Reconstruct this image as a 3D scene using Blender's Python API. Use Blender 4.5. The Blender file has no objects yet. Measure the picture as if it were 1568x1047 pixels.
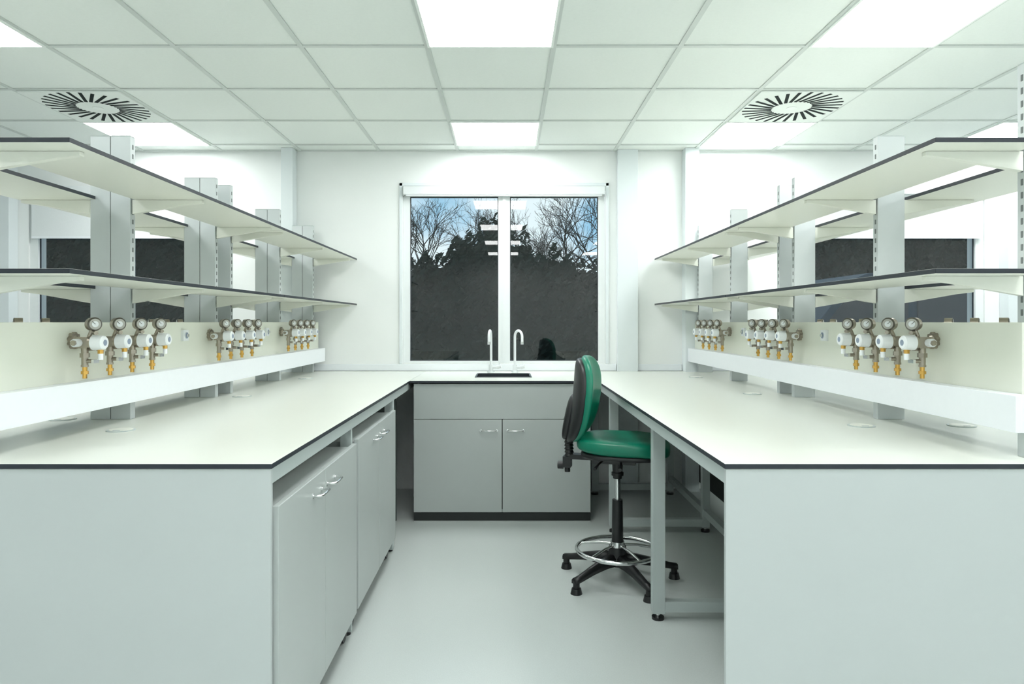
import bpy, bmesh, math, random
from mathutils import Vector, Matrix
random.seed(7)
C=bpy.context
scn=C.scene
CAM=1.273; CEIL=2.583; WY=5.22

# ---------------- materials ----------------
def mat(name,col,rough=0.5,metal=0.0,noise=0.0,nscale=40,bump=0.0,bscale=200,emit=None,estr=0,spec=None,coat=0):
    m=bpy.data.materials.new(name); m.use_nodes=True
    nt=m.node_tree; b=nt.nodes['Principled BSDF']
    b.inputs['Base Color'].default_value=(*col,1)
    b.inputs['Roughness'].default_value=rough
    b.inputs['Metallic'].default_value=metal
    if spec is not None: b.inputs['Specular IOR Level'].default_value=spec
    if coat: b.inputs['Coat Weight'].default_value=coat
    tc=nt.nodes.new('ShaderNodeTexCoord')
    if noise>0:
        n=nt.nodes.new('ShaderNodeTexNoise'); n.inputs['Scale'].default_value=nscale; n.inputs['Detail'].default_value=5
        nt.links.new(tc.outputs['Object'],n.inputs['Vector'])
        r=nt.nodes.new('ShaderNodeMapRange'); r.inputs['From Min'].default_value=.3; r.inputs['From Max'].default_value=.7
        r.inputs['To Min'].default_value=1-noise; r.inputs['To Max'].default_value=1+noise*.4
        nt.links.new(n.outputs['Fac'],r.inputs['Value'])
        mx=nt.nodes.new('ShaderNodeVectorMath'); mx.operation='SCALE'
        mx.inputs[0].default_value=col
        nt.links.new(r.outputs['Result'],mx.inputs['Scale'])
        nt.links.new(mx.outputs['Vector'],b.inputs['Base Color'])
    if bump>0:
        n2=nt.nodes.new('ShaderNodeTexNoise'); n2.inputs['Scale'].default_value=bscale; n2.inputs['Detail'].default_value=3
        nt.links.new(tc.outputs['Object'],n2.inputs['Vector'])
        bp=nt.nodes.new('ShaderNodeBump'); bp.inputs['Strength'].default_value=bump; bp.inputs['Distance'].default_value=.002
        nt.links.new(n2.outputs['Fac'],bp.inputs['Height']); nt.links.new(bp.outputs['Normal'],b.inputs['Normal'])
    if emit:
        b.inputs['Emission Color'].default_value=(*emit,1); b.inputs['Emission Strength'].default_value=estr
    return m
M={}
M['wall']=mat('wall_paint',(.88,.91,.90),.6,noise=.015,nscale=3,bump=.05)
M['pil']=mat('pilaster_paint',(.76,.82,.835),.6,noise=.01,nscale=3)
M['ceil']=mat('ceiling_tile',(.83,.88,.85),.9,noise=.015,nscale=60,bump=.2,bscale=300)
M['grid']=mat('ceiling_grid_metal',(.62,.67,.645),.5,noise=.01)
M['floor']=mat('vinyl_floor',(.60,.65,.635),.24,noise=.05,nscale=220,bump=.02,bscale=90)
M['top']=mat('cream_laminate',(.82,.85,.78),.24,noise=.01,nscale=2)
M['shelf']=mat('shelf_laminate',(.84,.86,.78),.35,noise=.01,nscale=2)
M['edge']=mat('black_edge',(.014,.021,.030),.45,noise=.1,nscale=30)
M['grey']=mat('grey_laminate',(.46,.50,.488),.4,noise=.015,nscale=4)
M['grey2']=mat('grey_laminate_pale',(.51,.555,.55),.42,noise=.015,nscale=4)
M['frame']=mat('grey_powdercoat',(.48,.54,.53),.4,noise=.01)
M['post']=mat('post_aluminium',(.60,.645,.65),.35,metal=.15,noise=.01)
M['slot']=mat('slot_dark',(.012,.018,.018),.7,noise=.05,spec=.1)
M['slotg']=mat('slot_grey',(.20,.22,.22),.7,noise=.05,spec=.1)
M['panel']=mat('service_panel',(.79,.82,.72),.4,noise=.01,nscale=3)
M['trunk']=mat('white_trunking',(.84,.88,.91),.35,noise=.01)
M['shade_dark']=mat('shade_toned_back',(.045,.058,.054),.6,noise=.05)  # grey backs coloured darker to carry the shade under the benches
M['plinth']=mat('plinth_black',(.012,.015,.015),.5,noise=.05)
M['chrome']=mat('chrome',(.75,.76,.76),.15,metal=1,noise=.02)
M['nickel']=mat('nickel',(.40,.36,.30),.3,metal=1,noise=.05)
M['brass']=mat('brass',(.76,.45,.12),.25,metal=1,noise=.05)
M['white']=mat('white_plastic',(.84,.88,.89),.3,noise=.01)
M['label']=mat('label_grey',(.25,.31,.40),.5,noise=.05)
M['gface']=mat('gauge_face',(.50,.50,.46),.3,noise=.05)
M['grim']=mat('gauge_rim',(.16,.15,.13),.3,metal=1,noise=.05)
M['green']=mat('green_vinyl',(.0,.185,.11),.33,noise=.06,nscale=20,bump=.15,bscale=250)
M['black']=mat('black_plastic',(.008,.009,.010),.38,noise=.08,bump=.05)
M['blind']=mat('blind_fabric',(.78,.82,.83),.7,noise=.02,nscale=200)
M['upvc']=mat('white_upvc',(.80,.84,.84),.35,noise=.01)
M['vent']=mat('vent_white',(.86,.91,.88),.5,noise=.01)
M['light']=mat('light_diffuser',(.9,.9,.9),.5,emit=(.985,1,.992),estr=14.0,noise=.01)
M['bark']=mat('bark',(.012,.013,.012),.9,noise=.3,nscale=8)
M['leaf']=mat('dark_foliage',(.022,.033,.029),1.0,noise=.12,nscale=.8,spec=.0)
M['grass']=mat('dark_ground',(.04,.05,.045),.95,noise=.4,nscale=1.5,spec=.1)
M['blue']=mat('blue_paint',(.022,.048,.075),.6,noise=.03,spec=.2)
# glazing
g=bpy.data.materials.new('window_glass'); g.use_nodes=True; nt=g.node_tree
for n in list(nt.nodes): nt.nodes.remove(n)
o=nt.nodes.new('ShaderNodeOutputMaterial'); mix=nt.nodes.new('ShaderNodeMixShader'); tr=nt.nodes.new('ShaderNodeBsdfTransparent'); gl=nt.nodes.new('ShaderNodeBsdfGlossy')
tr.inputs['Color'].default_value=(.86,.92,.91,1); gl.inputs['Roughness'].default_value=.005
fr=nt.nodes.new('ShaderNodeFresnel'); fr.inputs['IOR'].default_value=1.52
ml=nt.nodes.new('ShaderNodeMath'); ml.operation='MULTIPLY'; ml.inputs[1].default_value=1.6; ml.use_clamp=True
nt.links.new(fr.outputs[0],ml.inputs[0]); nt.links.new(ml.outputs[0],mix.inputs[0]); nt.links.new(tr.outputs[0],mix.inputs[1]); nt.links.new(gl.outputs[0],mix.inputs[2]); nt.links.new(mix.outputs[0],o.inputs[0])
M['glass']=g

# ---------------- mesh builder ----------------
class MB:
    def __init__(s): s.v=[];s.f=[];s.m=[];s.sm=[];s.mats=[]
    def mi(s,k):
        if k not in s.mats: s.mats.append(k)
        return s.mats.index(k)
    def add(s,vs,fs,k,smooth=False,ks=None):
        o=len(s.v); s.v+= [tuple(v) for v in vs]
        for i,f in enumerate(fs):
            s.f.append(tuple(o+a for a in f)); s.m.append(s.mi(ks[i] if ks else k)); s.sm.append(smooth)
    def box(s,x0,x1,y0,y1,z0,z1,k,side=None):
        if x0>x1:x0,x1=x1,x0
        if y0>y1:y0,y1=y1,y0
        vs=[(x0,y0,z0),(x1,y0,z0),(x1,y1,z0),(x0,y1,z0),(x0,y0,z1),(x1,y0,z1),(x1,y1,z1),(x0,y1,z1)]
        fs=[(3,2,1,0),(4,5,6,7),(0,1,5,4),(1,2,6,5),(2,3,7,6),(3,0,4,7)]
        sd=side or k
        s.add(vs,fs,k,ks=[k,k,sd,sd,sd,sd])
    def cyl(s,p0,p1,r,k,r1=None,seg=20,smooth=True,capk=None):
        p0=Vector(p0);p1=Vector(p1); r1=r if r1 is None else r1
        d=(p1-p0).normalized(); a=d.orthogonal().normalized(); b=d.cross(a)
        vs=[];
        for p,rr in((p0,r),(p1,r1)):
            for i in range(seg):
                t=2*math.pi*i/seg; vs.append(p+a*math.cos(t)*rr+b*math.sin(t)*rr)
        s.add(vs,[(i,(i+1)%seg,seg+(i+1)%seg,seg+i) for i in range(seg)],k,smooth)
        s.add(vs,[tuple(reversed(range(seg))),tuple(range(seg,2*seg))],capk or k,False)
    def tube(s,pts,r,k,seg=10,closed=False):
        pts=[Vector(p) for p in pts]; n=len(pts); rs=r if isinstance(r,(list,tuple)) else [r]*n
        vs=[];a=None
        for i,p in enumerate(pts):
            if closed: d=pts[(i+1)%n]-pts[i-1]
            else: d=pts[min(i+1,n-1)]-pts[max(i-1,0)]
            d.normalize()
            if a is None: a=d.orthogonal().normalized()
            else: a=(a-d*a.dot(d)).normalized()
            b=d.cross(a)
            for j in range(seg):
                t=2*math.pi*j/seg; vs.append(p+a*math.cos(t)*rs[i]+b*math.sin(t)*rs[i])
        fs=[]
        for i in range(n if closed else n-1):
            i2=(i+1)%n
            for j in range(seg):
                fs.append((i*seg+j,i*seg+(j+1)%seg,i2*seg+(j+1)%seg,i2*seg+j))
        s.add(vs,fs,k,True)
        if not closed: s.add(vs,[tuple(reversed(range(seg))),tuple((n-1)*seg+j for j in range(seg))],k,False)
    def prism(s,base,vec,k,smooth=False):
        n=len(base); vec=Vector(vec); vs=[Vector(p) for p in base]+[Vector(p)+vec for p in base]
        s.add(vs,[tuple(reversed(range(n))),tuple(range(n,2*n))]+[(i,(i+1)%n,n+(i+1)%n,n+i) for i in range(n)],k,smooth)
    def sell(s,c,dims,e1,e2,k,deform=None,nu=20,nv=40):
        sg=lambda w,e:math.copysign(abs(w)**e,w)
        vs=[]
        for i in range(nu+1):
            u=-math.pi/2+math.pi*i/nu
            for j in range(nv):
                v=2*math.pi*j/nv
                p=Vector((dims[0]*sg(math.cos(u),e1)*sg(math.cos(v),e2),dims[1]*sg(math.cos(u),e1)*sg(math.sin(v),e2),dims[2]*sg(math.sin(u),e1)))
                if deform:p=deform(p)
                vs.append(p+Vector(c))
        fs=[(i*nv+j,i*nv+(j+1)%nv,(i+1)*nv+(j+1)%nv,(i+1)*nv+j) for i in range(nu) for j in range(nv)]
        s.add(vs,fs,k,True)
    def mesh(s,name):
        me=bpy.data.meshes.new(name); me.from_pydata(s.v,[],s.f)
        for k in s.mats: me.materials.append(M[k])
        for p,m,sm in zip(me.polygons,s.m,s.sm): p.material_index=m; p.use_smooth=sm
        bm=bmesh.new(); bm.from_mesh(me)
        bmesh.ops.recalc_face_normals(bm,faces=bm.faces); bm.to_mesh(me); bm.free()
        me.update(); return me
    def obj(s,name,bevel=0,loc=(0,0,0),rot=(0,0,0)):
        ob=bpy.data.objects.new(name,s.mesh(name)); C.collection.objects.link(ob)
        ob.location=loc; ob.rotation_euler=rot
        if bevel:
            b=ob.modifiers.new('bevel','BEVEL'); b.width=bevel; b.segments=2; b.limit_method='ANGLE'; b.angle_limit=math.radians(50)
        return ob
def inst(me,name,loc,rot=(0,0,0),scale=(1,1,1)):
    ob=bpy.data.objects.new(name,me); C.collection.objects.link(ob); ob.location=loc; ob.rotation_euler=rot; ob.scale=scale; return ob

# ---------------- room shell ----------------
RX=4.7; RY0=-3.4
b=MB(); b.box(-RX-.2,RX+.2,RY0-.2,WY+.2,-.1,0,'floor'); b.obj('floor')
b=MB(); b.box(-RX-.2,RX+.2,RY0-.2,WY+.2,CEIL,CEIL+.1,'ceil'); b.obj('ceiling')
b=MB(); b.box(-RX-.2,-RX,RY0,WY,0,CEIL,'wall'); b.obj('wall_left')
b=MB(); b.box(RX,RX+.2,RY0,WY,0,CEIL,'wall'); b.obj('wall_right')
b=MB(); b.box(-RX-.2,RX+.2,RY0-.2,RY0,0,CEIL,'wall'); b.obj('wall_front')
wins=[(-3.66,-2.25),(-.80,.75),(2.24,3.65)]; WZ0,WZ1=.958,2.31
b=MB(); xs=[-RX-.2]+[w for p in wins for w in p]+[RX+.2]
b.box(xs[0],xs[-1],WY,WY+.2,0,WZ0,'wall'); b.box(xs[0],xs[-1],WY,WY+.2,WZ1,CEIL,'wall')
for i in range(0,len(xs),2): b.box(xs[i],xs[i+1],WY,WY+.2,WZ0,WZ1,'wall')
b.obj('wall_back')
for i,(x0,x1,d) in enumerate([(.835,.99,.05),(-1.70,-1.61,.10),(1.335,1.44,.10),(-3.86,-3.74,.10),(3.76,3.88,.10)]):
    b=MB(); b.box(x0,x1,WY-d,WY-.001,0,CEIL-.001,'pil'); b.obj('trim_%d'%(i+1),bevel=.003)
b=MB()
for x0,x1 in((-RX+.01,-1.705),(-1.605,.83),(.995,1.33),(1.445,RX-.01)):
    b.box(x0,x1,WY-.016,WY-.001,.901,.953,'trunk')
b.obj('baseboard_back',bevel=.002)
# ceiling grid
b=MB(); x=-.38-.6*7
while x<RX: 
    if x>-RX: b.box(x-.012,x+.012,RY0+.01,WY-.003,CEIL-.006,CEIL-.0005,'grid')
    x+=.6
y=3.235-.6*11
while y<WY:
    if y>RY0: b.box(-RX+.01,RX-.01,y-.012,y+.012,CEIL-.0055,CEIL-.0006,'grid')
    y+=.6
b.box(-RX+.01,RX-.01,WY-.03,WY-.002,CEIL-.008,CEIL-.0007,'grid')
b.obj('trim_ceiling_grid')
# ceiling lights
b=MB(); b.box(-.285,.285,-.285,.285,-.010,-.004,'light')
for a in((-.297,.297,-.297,-.285),(-.297,.297,.285,.297),(-.297,-.285,-.285,.285),(.285,.297,-.285,.285)): b.box(*a,-.013,-.0005,'vent')
lm=b.mesh('ceiling_light_panel')
for yy in(4.735,2.935,1.135,-.665,-2.465):
    for xx in(-2.48,-.08,1.72,3.52): inst(lm,'ceiling_light',(xx,yy,CEIL))
# swirl diffusers
b=MB(); b.box(-.288,.288,-.288,.288,-.008,-.0005,'ceil')
N=28
for i in range(N):
    t=2*math.pi*i/N; sk=.22
    r0,r1=.115,.284; w0,w1=.0095,.0095
    p0=Vector((r0*math.cos(t),r0*math.sin(t),0)); p1=Vector((r1*math.cos(t+sk),r1*math.sin(t+sk),0))
    d=(p1-p0).normalized(); n=Vector((-d.y,d.x,0))
    base=[p0-n*w0,p1-n*w1,p1+n*w1,p0+n*w0]
    b.prism([Vector((q.x,q.y,-.0092)) for q in base],(0,0,.0010),'slot')
b.cyl((0,0,-.0105),(0,0,-.008),.03,'vent',seg=32)
vm=b.mesh('air_diffuser')
for xx in(-2.48,1.72): inst(vm,'air_diffuser',(xx,4.135,CEIL-.006))

# ---------------- windows ----------------
def window(name,x0,x1,mx0,mx1,fl=.052):
    b=MB(); ya,yb=WY+.015,WY+.085; z0,z1=WZ0+.001,WZ1-.001; x0+=.001;x1-=.001
    gz0,gz1=.975,2.235
    b.box(x0,x0+fl,ya,yb,z0,z1,'upvc'); b.box(x1-fl,x1,ya,yb,z0,z1,'upvc')
    b.box(x0+fl,x1-fl,ya,yb,z0,gz0,'upvc'); b.box(x0+fl,x1-fl,ya,yb,gz1,z1,'upvc')
    b.box(mx0,mx1,ya,yb,gz0,gz1,'upvc'); b.box((mx0+mx1)/2-.012,(mx0+mx1)/2+.012,ya-.012,ya,gz0,gz1,'upvc')
    for a,c in((x0+fl,mx0),(mx1,x1-fl)):
        for q in((a,a+.006,gz0,gz1),(c-.006,c,gz0,gz1),(a,c,gz0,gz0+.006),(a,c,gz1-.006,gz1)):
            b.box(q[0],q[1],ya+.02,ya+.03,q[2],q[3],'edge')
        b.add([(a,ya+.025,gz0),(c,ya+.025,gz0),(c,ya+.025,gz1),(a,ya+.025,gz1)],[(0,1,2,3)],'glass')
    return b.obj(name)
window('window_1',-.80,.75,-.07,.02)
window('window_2',-3.66,-2.25,-2.98,-2.89,.06)
window('window_3',2.24,3.65,2.88,2.97,.06)
b=MB()
for x0,x1,z0,z1 in((-.825,-.801,.955,2.335),(.751,.775,.955,2.335),(-.825,.775,2.311,2.335)): b.box(x0,x1,WY-.012,WY-.001,z0,z1,'pil')
b.obj('trim_window_surround',bevel=.002)
# roller blinds
b=MB(); b.box(-.79,.74,WY-.035,WY+.012,2.245,2.305,'blind'); b.box(-.77,.72,WY-.03,WY-.02,2.232,2.245,'trunk')
for x in(-.795,.74): b.box(x,x+.006,WY-.037,WY+.012,2.235,2.307,'grey')
b.tube([(.735,WY-.04,2.27),(.735,WY-.04,1.6),(.745,WY-.04,1.5),(.748,WY-.04,1.6),(.745,WY-.04,2.27)],.0015,'trunk',seg=5); b.obj('roller_blind')
for x0,x1 in((-3.65,-2.26),(2.25,3.64)):
    b=MB(); b.box(x0,x1,WY-.045,WY+.012,2.245,2.305,'blind'); b.box(x0+.02,x1-.02,WY-.012,WY-.009,1.925,2.245,'blind'); b.box(x0+.02,x1-.02,WY-.016,WY-.004,1.91,1.928,'trunk'); b.obj('roller_blind')

# ---------------- benches ----------------
H=.90; TT=.014; BY0=1.796
def bench(sx,xe,xs_out):
    b=MB(); X=lambda v:sx*v
    b.box(X(xe),X(xs_out),BY0,WY-.02,H-TT,H,'top',side='edge')
    b.box(X(xe+.004),X(xs_out-.004),BY0+.004,BY0+.020,.002,H-TT-.001,'grey2')
    b.box(X(xe+.010),X(xe+.035),BY0+.022,WY-.05,H-TT-.046,H-TT-.001,'frame')
    b.box(X(xs_out-.035),X(xs_out-.010),BY0+.022,WY-.05,H-TT-.046,H-TT-.001,'frame')
    xm=(xe+xs_out)/2
    b.box(X(xm-.012),X(xm+.012),BY0+.022,WY-.03,.06,H-TT-.05,'shade_dark')
    return b,X,xm
b,X,xm=bench(-1,.62,2.425)
for y in(2.785,3.80,4.95):
    w=.011 if y<3 else .025
    b.box(X(.635),X(.68),y-w,y+w,0.012,H-TT-.001,'frame'); b.box(X(1.25),X(1.29),y-w,y+w,0.012,H-TT-.001,'frame')
    b.box(X(2.34),X(2.385),y-w,y+w,0.002,H-TT-.001,'frame')
    b.cyl((X(.657),y,0),(X(.657),y,.012),.018,'black'); b.cyl((X(1.27),y,0),(X(1.27),y,.012),.018,'black')
    b.box(X(.66),X(2.36),y-w,y+w,H-TT-.045,H-TT-.002,'frame')
b.box(X(.70),X(1.24),4.30,4.318,.02,H-TT-.05,'shade_dark')  # dark sheet standing in for shade in the gap beside the sink cabinet
b.obj('lab_bench',bevel=.0015)
b,X,xm=bench(1,.572,2.36)
for y in(2.93,4.15,5.05):
    b.box(.62,.672,y-.025,y+.025,.03,H-TT-.001,'frame'); b.box(1.18,1.225,y-.022,y+.022,.03,H-TT-.001,'frame')
    b.box(.672,1.18,y-.022,y+.022,.035,.08,'frame'); b.box(.672,2.3,y-.02,y+.02,H-TT-.05,H-TT-.002,'frame')
    b.box(2.28,2.33,y-.025,y+.025,.002,H-TT-.001,'frame')
    for x in(.646,1.203):
        b.cyl((x,y,.0),(x,y,.012),.026,'black'); b.cyl((x,y,.012),(x,y,.03),.010,'chrome')
b.box(1.185,1.22,1.85,5.02,.10,.14,'frame')
b.obj('lab_bench',bevel=.0015)
gm=MB(); gm.cyl((0,0,0),(0,0,.003),.046,'frame',seg=32); gm.cyl((0,0,.003),(0,0,.0042),.038,'shelf',seg=32); gm.box(-.012,.012,-.032,-.026,.0042,.0048,'label'); gme=gm.mesh('cable_grommet')
for x,y in((-1.33,2.35),(-1.33,3.42),(-1.70,2.61),(1.27,2.45),(1.27,3.54),(1.63,2.45),(-1.33,4.5),(1.27,4.6)): inst(gme,'cable_grommet',(x,y,H))

# counter with sink cut-out
b=MB(); x0,x1=-.619,.571; y0,y1=4.33,WY-.02; hx0,hx1,hy0,hy1=-.22,.165,4.60,4.93
b.box(x0,x1,y0,hy0,H-TT,H,'top',side='edge'); b.box(x0,x1,hy1,y1,H-TT,H,'top'); b.box(x0,hx0,hy0,hy1,H-TT,H,'top'); b.box(hx1,x1,hy0,hy1,H-TT,H,'top')
b.obj('sink_counter')
b=MB(); t=.012
b.box(hx0,hx0+t,hy0,hy1,H-.20,H+.004,'edge'); b.box(hx1-t,hx1,hy0,hy1,H-.20,H+.004,'edge'); b.box(hx0+t,hx1-t,hy0,hy0+t,H-.2,H+.004,'edge'); b.box(hx0+t,hx1-t,hy1-t,hy1,H-.2,H+.004,'edge'); b.box(hx0,hx1,hy0,hy1,H-.215,H-.2,'edge')
b.cyl((-.03,4.77,H-.2),(-.03,4.77,H-.196),.03,'chrome'); b.obj('sink_basin',bevel=.002)
def handle(b,p,ax,out,L=.1):
    p=Vector(p);ax=Vector(ax);out=Vector(out)
    pts=[]
    for s_,o_ in((-.5,0),(-.5,.5),(-.47,.85),(-.4,1),(0,1.05),(.4,1),(.47,.85),(.5,.5),(.5,0)): pts.append(p+ax*L*s_+out*.028*o_)
    b.tube(pts,.0045,'chrome',seg=8)
    for s_ in(-.5,.5): b.cyl(p+ax*L*s_,p+ax*L*s_+out*.003,.008,'chrome',seg=12)
b=MB(); fx0,fx1,fy=-.597,.53,4.352
b.box(fx0,fx0+.018,fy+.019,WY-.1,.055,H-TT-.035,'grey'); b.box(fx1-.018,fx1,fy+.019,WY-.1,.055,H-TT-.035,'grey'); b.box(fx0+.018,fx1-.018,fy+.019,WY-.1,.055,.075,'grey'); b.box(fx0+.018,fx1-.018,WY-.12,WY-.1,.075,H-TT-.035,'shade_dark')
b.box(fx0+.018,fx1-.018,fy+.0195,fy+.03,.075,.64,'shade_dark')
b.box(fx0,fx1,fy,fy+.018,.655,H-TT-.008,'grey'); b.box(fx0,-.0355,fy,fy+.018,.06,.651,'grey'); b.box(-.0305,fx1,fy,fy+.018,.06,.651,'grey')
b.box(fx0,fx1,fy+.004,fy+.02,.0,.056,'plinth'); b.box(fx0,fx1,fy+.001,fy+.004,0,.006,'grey')
handle(b,(-.118,fy,.582),(1,0,0),(0,-1,0)); handle(b,(.052,fy,.582),(1,0,0),(0,-1,0))
b.obj('sink_cabinet',bevel=.0012)
def basecab(y0,y1,xf,zb,zt,ys):
    b=MB(); xb=-1.18
    b.box(xb,xf-.019,y0+.01,y1-.01,zb+.01,zt-.012,'grey')
    b.box(xf-.018,xf,y0,ys-.002,zb,zt,'grey'); b.box(xf-.018,xf,ys+.002,y1,zb,zt,'grey')
    handle(b,(xf,ys-.10,zt-.055),(0,1,0),(1,0,0)); handle(b,(xf,ys+.07,zt-.055),(0,1,0),(1,0,0))
    for x in(xf-.05,xb+.07):
        for y in(y0+.05,y1-.05):
            b.cyl((x,y,zb-.02),(x,y,zb+.01),.012,'black'); b.box(x-.018,x+.018,y-.026,y+.026,zb-.045,zb-.01,'black')
            rr=(zb-.012)/2; b.cyl((x-.013,y,rr),(x+.013,y,rr),rr,'black')
    b.box(xb+.03,xf-.03,y0+.02,y1-.02,zb-.004,zb+.012,'black')
    return b.obj('base_cabinet',bevel=.002)
basecab(1.822,2.765,-.610,.095,.782,2.29)
basecab(2.803,3.735,-.612,.095,.792,3.26)

def faucet(x,y,dirv,lev):
    b=MB(); d=Vector(dirv).normalized(); b.cyl((0,0,0),(0,0,.012),.026,'white'); b.cyl((0,0,.012),(0,0,.06),.016,'white')
    pts=[Vector((0,0,.06)),Vector((0,0,.15)),Vector((0,0,.26))]
    for i in range(1,11):
        a=math.pi*i/10; pts.append(Vector((0,0,.265))+d*(.045-.045*math.cos(a))+Vector((0,0,.045*math.sin(a))))
    pts.append(pts[-1]-Vector((0,0,.035))); b.tube(pts,.0095,'white',seg=12)
    b.cyl(pts[-1],pts[-1]-Vector((0,0,.02)),.012,'chrome')
    l=Vector(lev).normalized(); b.cyl((0,0,.04),Vector((0,0,.04))+l*.045,.010,'white'); b.cyl(Vector((0,0,.04))+l*.045,Vector((0,0,.05))+l*.075,.014,'white'); b.cyl(Vector((0,0,.045))+l*.06,Vector((0,0,.085))+l*.06,.004,'white')
    return b.obj('faucet',loc=(x,y,H))
faucet(-.12,5.02,(-.15,-1,0),(1,-.2,0)); faucet(.055,5.02,(.7,-1,0),(1,-.3,0))

# ---------------- service spines with shelves ----------------
PY=[1.885,2.635,3.395,3.58,4.345,5.085]
PD=.017
def spine(sx,xp,pair,xfront,shB):
    b=MB(); X=lambda v:sx*v; tot=sum(pair)
    for i,y in enumerate(PY):
        ws=pair if i!=3 else pair[:1]
        x=xp
        for w in ws:
            b.box(X(x+.001),X(x+w-.0015),y-PD,y+PD,H+.0005,1.985,'post')
            b.box(X(x+.0015),X(x+w-.002),y-PD+.001,y+PD-.001,1.985,1.989,'frame')
            x+=w
        if len(ws)>1: b.box(X(xp+ws[0]-.003),X(xp+ws[0]+.003),y-PD+.004,y+PD-.004,H+.0005,1.984,'slot')
        z=1.29
        while z<1.96:
            b.box(X(xp-.0004),X(xp+.002),y-.004,y+.004,z,z+.018,'slotg')
            z+=.036
        for zt in(1.756,1.413):
            zb=zt-.013
            for a,e in((xp-.002,xfront+.03),(xp+tot+.002,xp+tot+ (xp-xfront)-.03)):
                yy=y-.010
                b.prism([(X(a),yy,zb-.0005),(X(e),yy,zb-.0005),(X(e),yy,zb-.012),(X(e+(a-e)*.25),yy,zb-.02),(X(a),yy,zb-.055)],(0,.020,0),'shelf')
    for zt in(1.756,1.413):
        for a,e in((xfront,xp-.012),(shB,shB+(xp-xfront))):
            for y0,y1 in [(1.785,3.50),(3.505,5.195)]: b.box(X(a),X(e),y0,y1,zt-.013,zt,'shelf',side='edge')
            for y in PY:
                b.cyl((X(a+.06),y,zt-.017),(X(a+.06),y,zt-.013),.006,'frame',seg=10)
    for a,e in((xp-.014,xp-.001),(xp+tot+.001,xp+tot+.014)):
        b.box(X(a),X(e),1.865,5.17,1.0,1.272,'panel')
    for a,e in((xp-.065,xp-.015),(xp+tot+.015,xp+tot+.065)):
        b.box(X(a),X(e),1.82,5.17,.977,1.076,'trunk')
    return b.obj('shelving_unit',bevel=.001)
spine(-1,1.445,[.078,.078],1.145,1.58)
spine(1,1.42,[.105],1.12,1.54)

# ---------------- gas regulators ----------------
def manifold():
    b=MB()
    b.tube([(.045,.02,1.205),(.045,.43,1.205)],.008,'nickel')
    y=.03
    pts=[]
    for i in range(36):
        t=2*math.pi*i/36; r=.026+(.0025 if i%4<2 else -.0015); pts.append((.0,y+r*math.cos(t),1.212+r*math.sin(t)))
    b.prism(pts,(.012,0,0),'nickel'); b.cyl((.012,y,1.212),(.022,y,1.212),.018,'nickel',r1=.014); b.cyl((.022,y,1.212),(.05,y,1.206),.011,'nickel')
    for k in range(4):
        y=.14*k
        if k: b.cyl((0,y,1.205),(.045,y,1.205),.009,'nickel')
        b.box(.042,.078,y-.017,y+.017,1.188,1.224,'nickel')
        b.cyl((.078,y,1.206),(.088,y,1.206),.022,'nickel',seg=24)
        b.cyl((.088,y,1.206),(.122,y,1.206),.0245,'white',r1=.023,seg=28)
        b.cyl((.122,y,1.206),(.126,y,1.206),.023,'white',r1=.019,seg=28)
        b.cyl((.126,y,1.206),(.1266,y,1.206),.010,'label',seg=20)
        b.cyl((.05,y-.017,1.206),(.05,y-.040,1.206),.013,'white',seg=20); b.cyl((.05,y-.040,1.206),(.05,y-.047,1.206),.009,'nickel',seg=6)
        b.cyl((.072,y,1.222),(.084,y,1.25),.006,'nickel',seg=12)
        c=Vector((.088,y,1.266)); d=Vector((.80,-.60,0)).normalized()
        b.cyl(c-d*.014,c+d*.010,.0215,'nickel',seg=28); b.cyl(c+d*.010,c+d*.013,.0225,'grim',r1=.019,seg=28); b.cyl(c+d*.0132,c+d*.0136,.0175,'gface',seg=24)
        b.cyl(c+d*.0137,c+d*.0140,.010,'white',seg=24)
        n=Vector((.60,.80,0)).normalized(); b.prism([c+d*.0145+n*.001,c+d*.0145-n*.001,c+d*.0145-n*.010+Vector((0,0,.009)),c+d*.0145-n*.009+Vector((0,0,.010))],d*.0006,'black')
        b.cyl((.095,y-.01,1.238),(.11,y-.022,1.238),.007,'nickel',seg=6)
        b.cyl((.060,y,1.188),(.060,y,1.172),.011,'nickel',seg=16); b.cyl((.060,y,1.172),(.060,y,1.158),.015,'nickel',seg=6,smooth=False)
        b.cyl((.060,y,1.158),(.060,y,1.128),.010,'nickel',seg=16)
        b.cyl((.060,y,1.146),(.098,y,1.146),.0065,'nickel',seg=12); b.box(.094,.102,y-.022,y+.008,1.140,1.152,'chrome')
        b.cyl((.060,y,1.134),(.060,y,1.127),.0115,'nickel',seg=6,smooth=False); b.cyl((.060,y,1.127),(.060,y,1.112),.0075,'brass',seg=14)
        b.cyl((.060,y,1.114),(.060,y,1.104),.0115,'brass',seg=6,smooth=False); b.cyl((.060,y,1.104),(.060,y,1.090),.007,'brass',seg=14)
        b.cyl((.078,y+.012,1.192),(.104,y+.012,1.182),.007,'nickel',seg=10); b.cyl((.104,y+.012,1.184),(.104,y+.012,1.170),.009,'brass',seg=6,smooth=False); b.cyl((.104,y+.012,1.170),(.104,y+.012,1.150),.008,'white',seg=12)
        b.box(.06,.082,y+.004,y+.020,1.180,1.196,'nickel')
    return b
mm=manifold().mesh('gas_regulator_manifold')
mm2=mm.copy()
for v in mm2.vertices: v.co.x*=-1
mm2.flip_normals()
pl=MB(); pl.box(0,.012,-.024,.024,1.19,1.238,'white'); pl.cyl((.012,0,1.214),(.016,0,1.214),.014,'white',capk='label',seg=20); pl.cyl((.016,0,1.214),(.024,0,1.214),.007,'chrome'); ple=pl.mesh('gas_outlet_plate')
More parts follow.
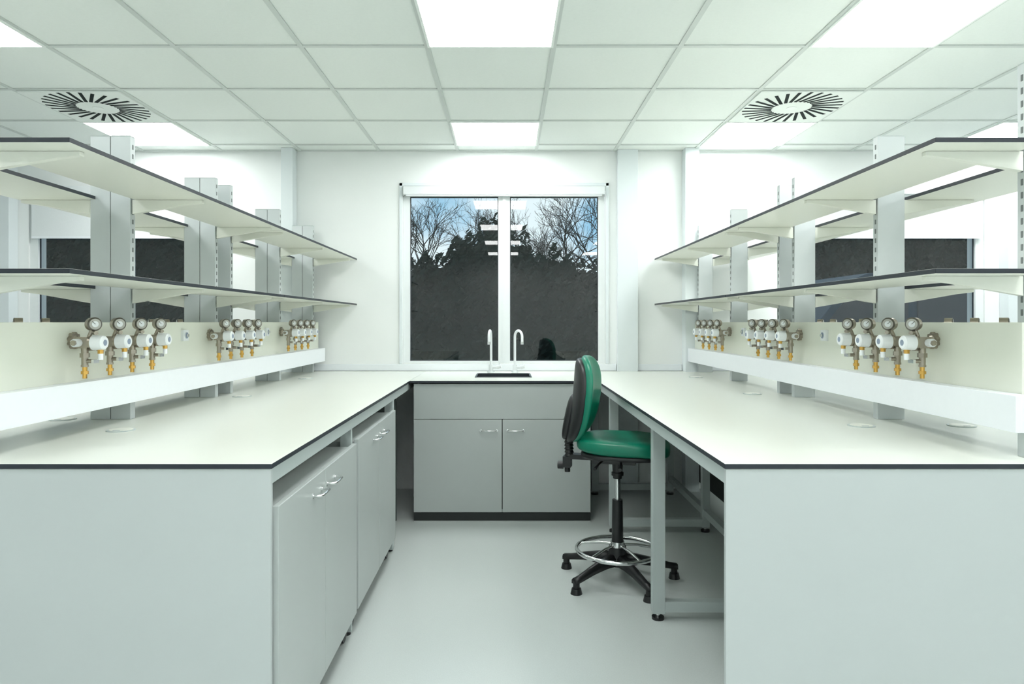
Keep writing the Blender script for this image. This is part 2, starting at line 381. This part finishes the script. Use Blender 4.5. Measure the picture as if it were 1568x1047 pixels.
for y in(2.215,3.245,4.275):
    inst(mm,'gas_regulator_manifold',(-1.431,y,0))
    inst(mm2,'gas_regulator_manifold',(1.406,y,0))
    inst(mm2,'gas_regulator_manifold',(-1.445-.156-.014,y-.12,0)); inst(mm,'gas_regulator_manifold',(1.42+.105+.014,y-.12,0))
    if y<4: 
        inst(ple,'gas_outlet_plate',(-1.431,y+.80,0)); inst(ple,'gas_outlet_plate',(1.406,y+.80,0),rot=(0,0,math.pi))

# ---------------- chair (faces +x locally) ----------------
b=MB()
def sd(p):
    q=p.copy(); f=(p.x/.225); q.z+= -.018*max(0,f)**3 + .012*(abs(p.y)/.215)**2*(1 if p.z>0 else .3) + (.012*max(0,-f)**2); 
    if p.z>0: q.z-=.01*max(0,1-(p.x**2+p.y**2)/.03)
    q.y*=1-.08*(-f if f<0 else 0); return q
b.sell((.03,0,.668),(.225,.215,.040),.55,.62,'green',sd,nu=22,nv=56)
b.sell((.03,0,.630),(.205,.195,.018),.4,.6,'black',None,nu=10,nv=40)
b.box(-.12,.09,-.055,.055,.578,.618,'black'); b.box(-.235,-.10,-.028,.028,.588,.612,'black')
b.tube([(.02,-.05,.60),(.03,-.16,.597),(.03,-.22,.587)],[.006,.006,.009],'black')
b.tube([(-.06,-.05,.60),(-.08,-.14,.590),(-.09,-.19,.58)],[.005,.005,.008],'black')
for i in range(13):
    z=.585+i*.0165; b.cyl((-.240-.0005*i,0,z),(-.240-.0005*i,0,z+.0125),.024,'black',r1=.019,seg=18)
b.box(-.270,-.230,-.026,.026,.545,.60,'black'); b.cyl((-.270,0,.552),(-.298,0,.552),.02,'black',seg=10); b.cyl((-.250,0,.52),(-.250,0,.55),.014,'black')
def bd(p):
    q=p.copy(); h=p.z/.215
    q.x+= .026*h + .020*(1-h*h) + .05*(p.y/.2)**2
    q.y*= 1-.14*h if h>0 else 1+.10*h
    return q
b.sell((-.185,0,.893),(.031,.198,.213),.62,.62,'green',bd,nu=32,nv=48)
b.sell((-.212,0,.885),(.030,.192,.208),.6,.6,'black',bd,nu=32,nv=48)
b.sell((-.232,0,.80),(.028,.085,.115),.6,.7,'black',lambda p:Vector((p.x+.02*p.z/.1,p.y,p.z)),nu=16,nv=28)
b.cyl((0,0,.575),(0,0,.50),.027,'black',r1=.022); b.cyl((0,0,.52),(0,0,.36),.0145,'chrome'); 
b.cyl((0,0,.53),(0,0,.515),.030,'black'); b.cyl((0,0,.395),(0,0,.10),.0255,'black',r1=.030); b.cyl((0,0,.165),(0,0,.075),.042,'black',r1=.050,seg=28)
R=.20; b.tube([(R*math.cos(t*math.pi/32),R*math.sin(t*math.pi/32),.148) for t in range(64)],.0105,'chrome',closed=True,seg=12)
b.cyl((0,0,.16),(0,0,.19),.038,'chrome',r1=.034)
for k in range(5):
    t=math.radians(20+72*k); b.tube([(.03*math.cos(t),.03*math.sin(t),.172),(.1*math.cos(t),.1*math.sin(t),.168),(R*math.cos(t),R*math.sin(t),.148)],.007,'chrome')
CH=math.radians(-14)
for k in range(5):
    t=math.radians(147+72*k)-CH; c,s_=math.cos(t),math.sin(t)
    P=[]
    for r,z,w,h in((.03,.105,.026,.028),(.10,.10,.022,.022),(.18,.085,.018,.017),(.26,.066,.016,.013),(.30,.060,.017,.012)):
        P.append([Vector((r*c-s_*w*a,r*s_+c*w*a,z+h*e)) for a,e in((-.6,1),(.6,1),(1,.3),(1,-1),(-1,-1),(-1,.3))])
    vs=[v for q in P for v in q]; fs=[(i*6+j,i*6+(j+1)%6,(i+1)*6+(j+1)%6,(i+1)*6+j) for i in range(4) for j in range(6)]+[(5,4,3,2,1,0),(24,25,26,27,28,29)]
    b.add(vs,fs,'black',True)
    b.cyl((.285*c,.285*s_,.012),(.285*c,.285*s_,.062),.016,'black'); b.cyl((.285*c,.285*s_,0),(.285*c,.285*s_,.026),.028,'black',r1=.022)
b.obj('lab_chair',loc=(.545,3.38,0),rot=(0,0,CH))

# ---------------- outdoors ----------------
b=MB(); b.box(-40,40,WY+.25,60,-.25,-.15,'grass'); b.obj('ground')
def tree(x,y,h,seed,th=.0095):
    rnd=random.Random(seed); b=MB()
    def br(p,d,L,r,dep):
        n=3; pts=[p];rr=[r]
        q=p.copy();dd=d.copy()
        for i in range(n):
            dd=(dd+Vector((rnd.uniform(-.16,.16),rnd.uniform(-.16,.16),rnd.uniform(-.02,.10)))).normalized(); q=q+dd*L/n; pts.append(q.copy()); rr.append(r*(1-.35*(i+1)/n))
        b.tube(pts,rr,'bark',seg=4 if dep>1 else 6)
        if dep>=6: return
        nb=3
        for k in range(nb):
            a=rnd.uniform(0,2*math.pi); sp=rnd.uniform(.35,.85)
            o=dd.orthogonal().normalized(); o=Matrix.Rotation(a,3,dd)@o
            nd=(dd+o*sp).normalized(); t=pts[-1] if k<2 else pts[2]
            br(t.copy(),nd,L*rnd.uniform(.62,.82),r*.62*(1 if k else 1.05),dep+1)
    br(Vector((0,0,0)),Vector((0,0,1)),h*.24,h*th,0)
    return b.obj('bare_tree',loc=(x,y,-.15))
for i,(x,y,h) in enumerate([(-3.1,19,7.4),(-1.9,20.5,7.4),(-.4,22,7.6),(1.1,20,7.2),(2.05,18.8,6.5),(3.2,20,7.6),(-9,19,8.4),(9.5,19,8.4)]): tree(x,y,h,i+3)
def hedge(x0,x1,y,hf,n,seed):
    rnd=random.Random(seed); b=MB(); vs=[];fs=[]
    for i in range(n):
        x=rnd.uniform(x0,x1); h=hf(x)*(1+.02*math.sin(x*9)+.03*math.sin(x*23)); z=h*rnd.random()**.5
        yy=y+rnd.uniform(-.4,.4)*(1.2-z/h); s_=rnd.uniform(.03,.085)
        a=Vector((rnd.gauss(0,1),rnd.gauss(0,1),rnd.gauss(0,1))).normalized(); c=a.orthogonal().normalized(); d=a.cross(c)
        p=Vector((x,yy,z)); o=len(vs); vs+=[p+c*s_*1.4,p+d*s_*.5,p-c*s_*1.4,p-d*s_*.5]; fs.append((o,o+1,o+2,o+3))
    b.add(vs,fs,'leaf')
    k=int((x1-x0)/.12); base=[(x0,y+.1,-.15)]+[(x0+(x1-x0)*i/k,y+.1,hf(x0+(x1-x0)*i/k)*.93) for i in range(k+1)]+[(x1,y+.1,-.15)]
    b.prism(base,(0,.3,0),'leaf'); return b.obj('hedge')
g_=lambda x,c,w,h:h*math.exp(-((x-c)/w)**2)
hedge(-11,11,13,lambda x:2.42+g_(x,-.9,.28,.5)+g_(x,-.25,.34,.95)+g_(x,.35,.22,.45)+g_(x,.85,.2,.25)+g_(x,-1.6,.2,.1)+(1.0*min(1,max(0,abs(x)-3)))+.06*math.sin(x*7),30000,5)
b=MB(); prof=[(-2.3,.35),(-2.3,1.0),(-2.1,1.15),(-1.5,1.25),(-1.0,1.9),(-.8,1.98),(2.2,1.98),(2.35,1.8),(2.35,.35)]
b.prism([(p[0],-.85,p[1]) for p in prof],(0,1.7,0),'blue')
b.prism([(-1.38,-.86,1.28),(-.98,-.86,1.78),(-.35,-.86,1.78),(-.35,-.86,1.28)],(0,.02,0),'edge')
b.box(-.25,.7,-.865,-.85,1.28,1.78,'edge')
for x in(-1.5,1.5):
    b.cyl((x,-.9,.33),(x,-.65,.33),.33,'black',seg=28); b.cyl((x,-.91,.33),(x,-.9,.33),.19,'chrome',seg=20); b.cyl((x,.65,.33),(x,.9,.33),.33,'black',seg=28)
b.obj('parked_van',bevel=.02,loc=(4.9,8.6,-.15))

# ---------------- world ----------------
w=bpy.data.worlds.new('sky'); scn.world=w; w.use_nodes=True; nt=w.node_tree; bg=nt.nodes['Background']
tc=nt.nodes.new('ShaderNodeTexCoord'); n=nt.nodes.new('ShaderNodeTexNoise'); n.inputs['Scale'].default_value=7; n.inputs['Detail'].default_value=6
r=nt.nodes.new('ShaderNodeValToRGB'); r.color_ramp.elements[0].position=.36; r.color_ramp.elements[0].color=(.28,.54,.76,1); r.color_ramp.elements[1].position=.54; r.color_ramp.elements[1].color=(.80,.89,.95,1)
nt.links.new(tc.outputs['Generated'],n.inputs['Vector']); nt.links.new(n.outputs['Fac'],r.inputs['Fac']); nt.links.new(r.outputs['Color'],bg.inputs['Color']); bg.inputs['Strength'].default_value=1.2

# ---------------- camera ----------------
Z=1.0; cx,cy=784,523.5
cd=bpy.data.cameras.new('camera'); cd.lens=24*Z; cd.sensor_width=36; cd.sensor_fit='HORIZONTAL'; cd.shift_x=Z*(.0045+(cx-784)/1568); cd.shift_y=Z*(-.0195-(cy-523.5)/1568); cd.clip_start=.05; cd.clip_end=200
co=bpy.data.objects.new('camera',cd); C.collection.objects.link(co); co.location=(0,0,CAM); co.rotation_euler=(math.pi/2,0,0); scn.camera=co
scn.view_settings.view_transform='Standard'
scn.view_settings.look='None'
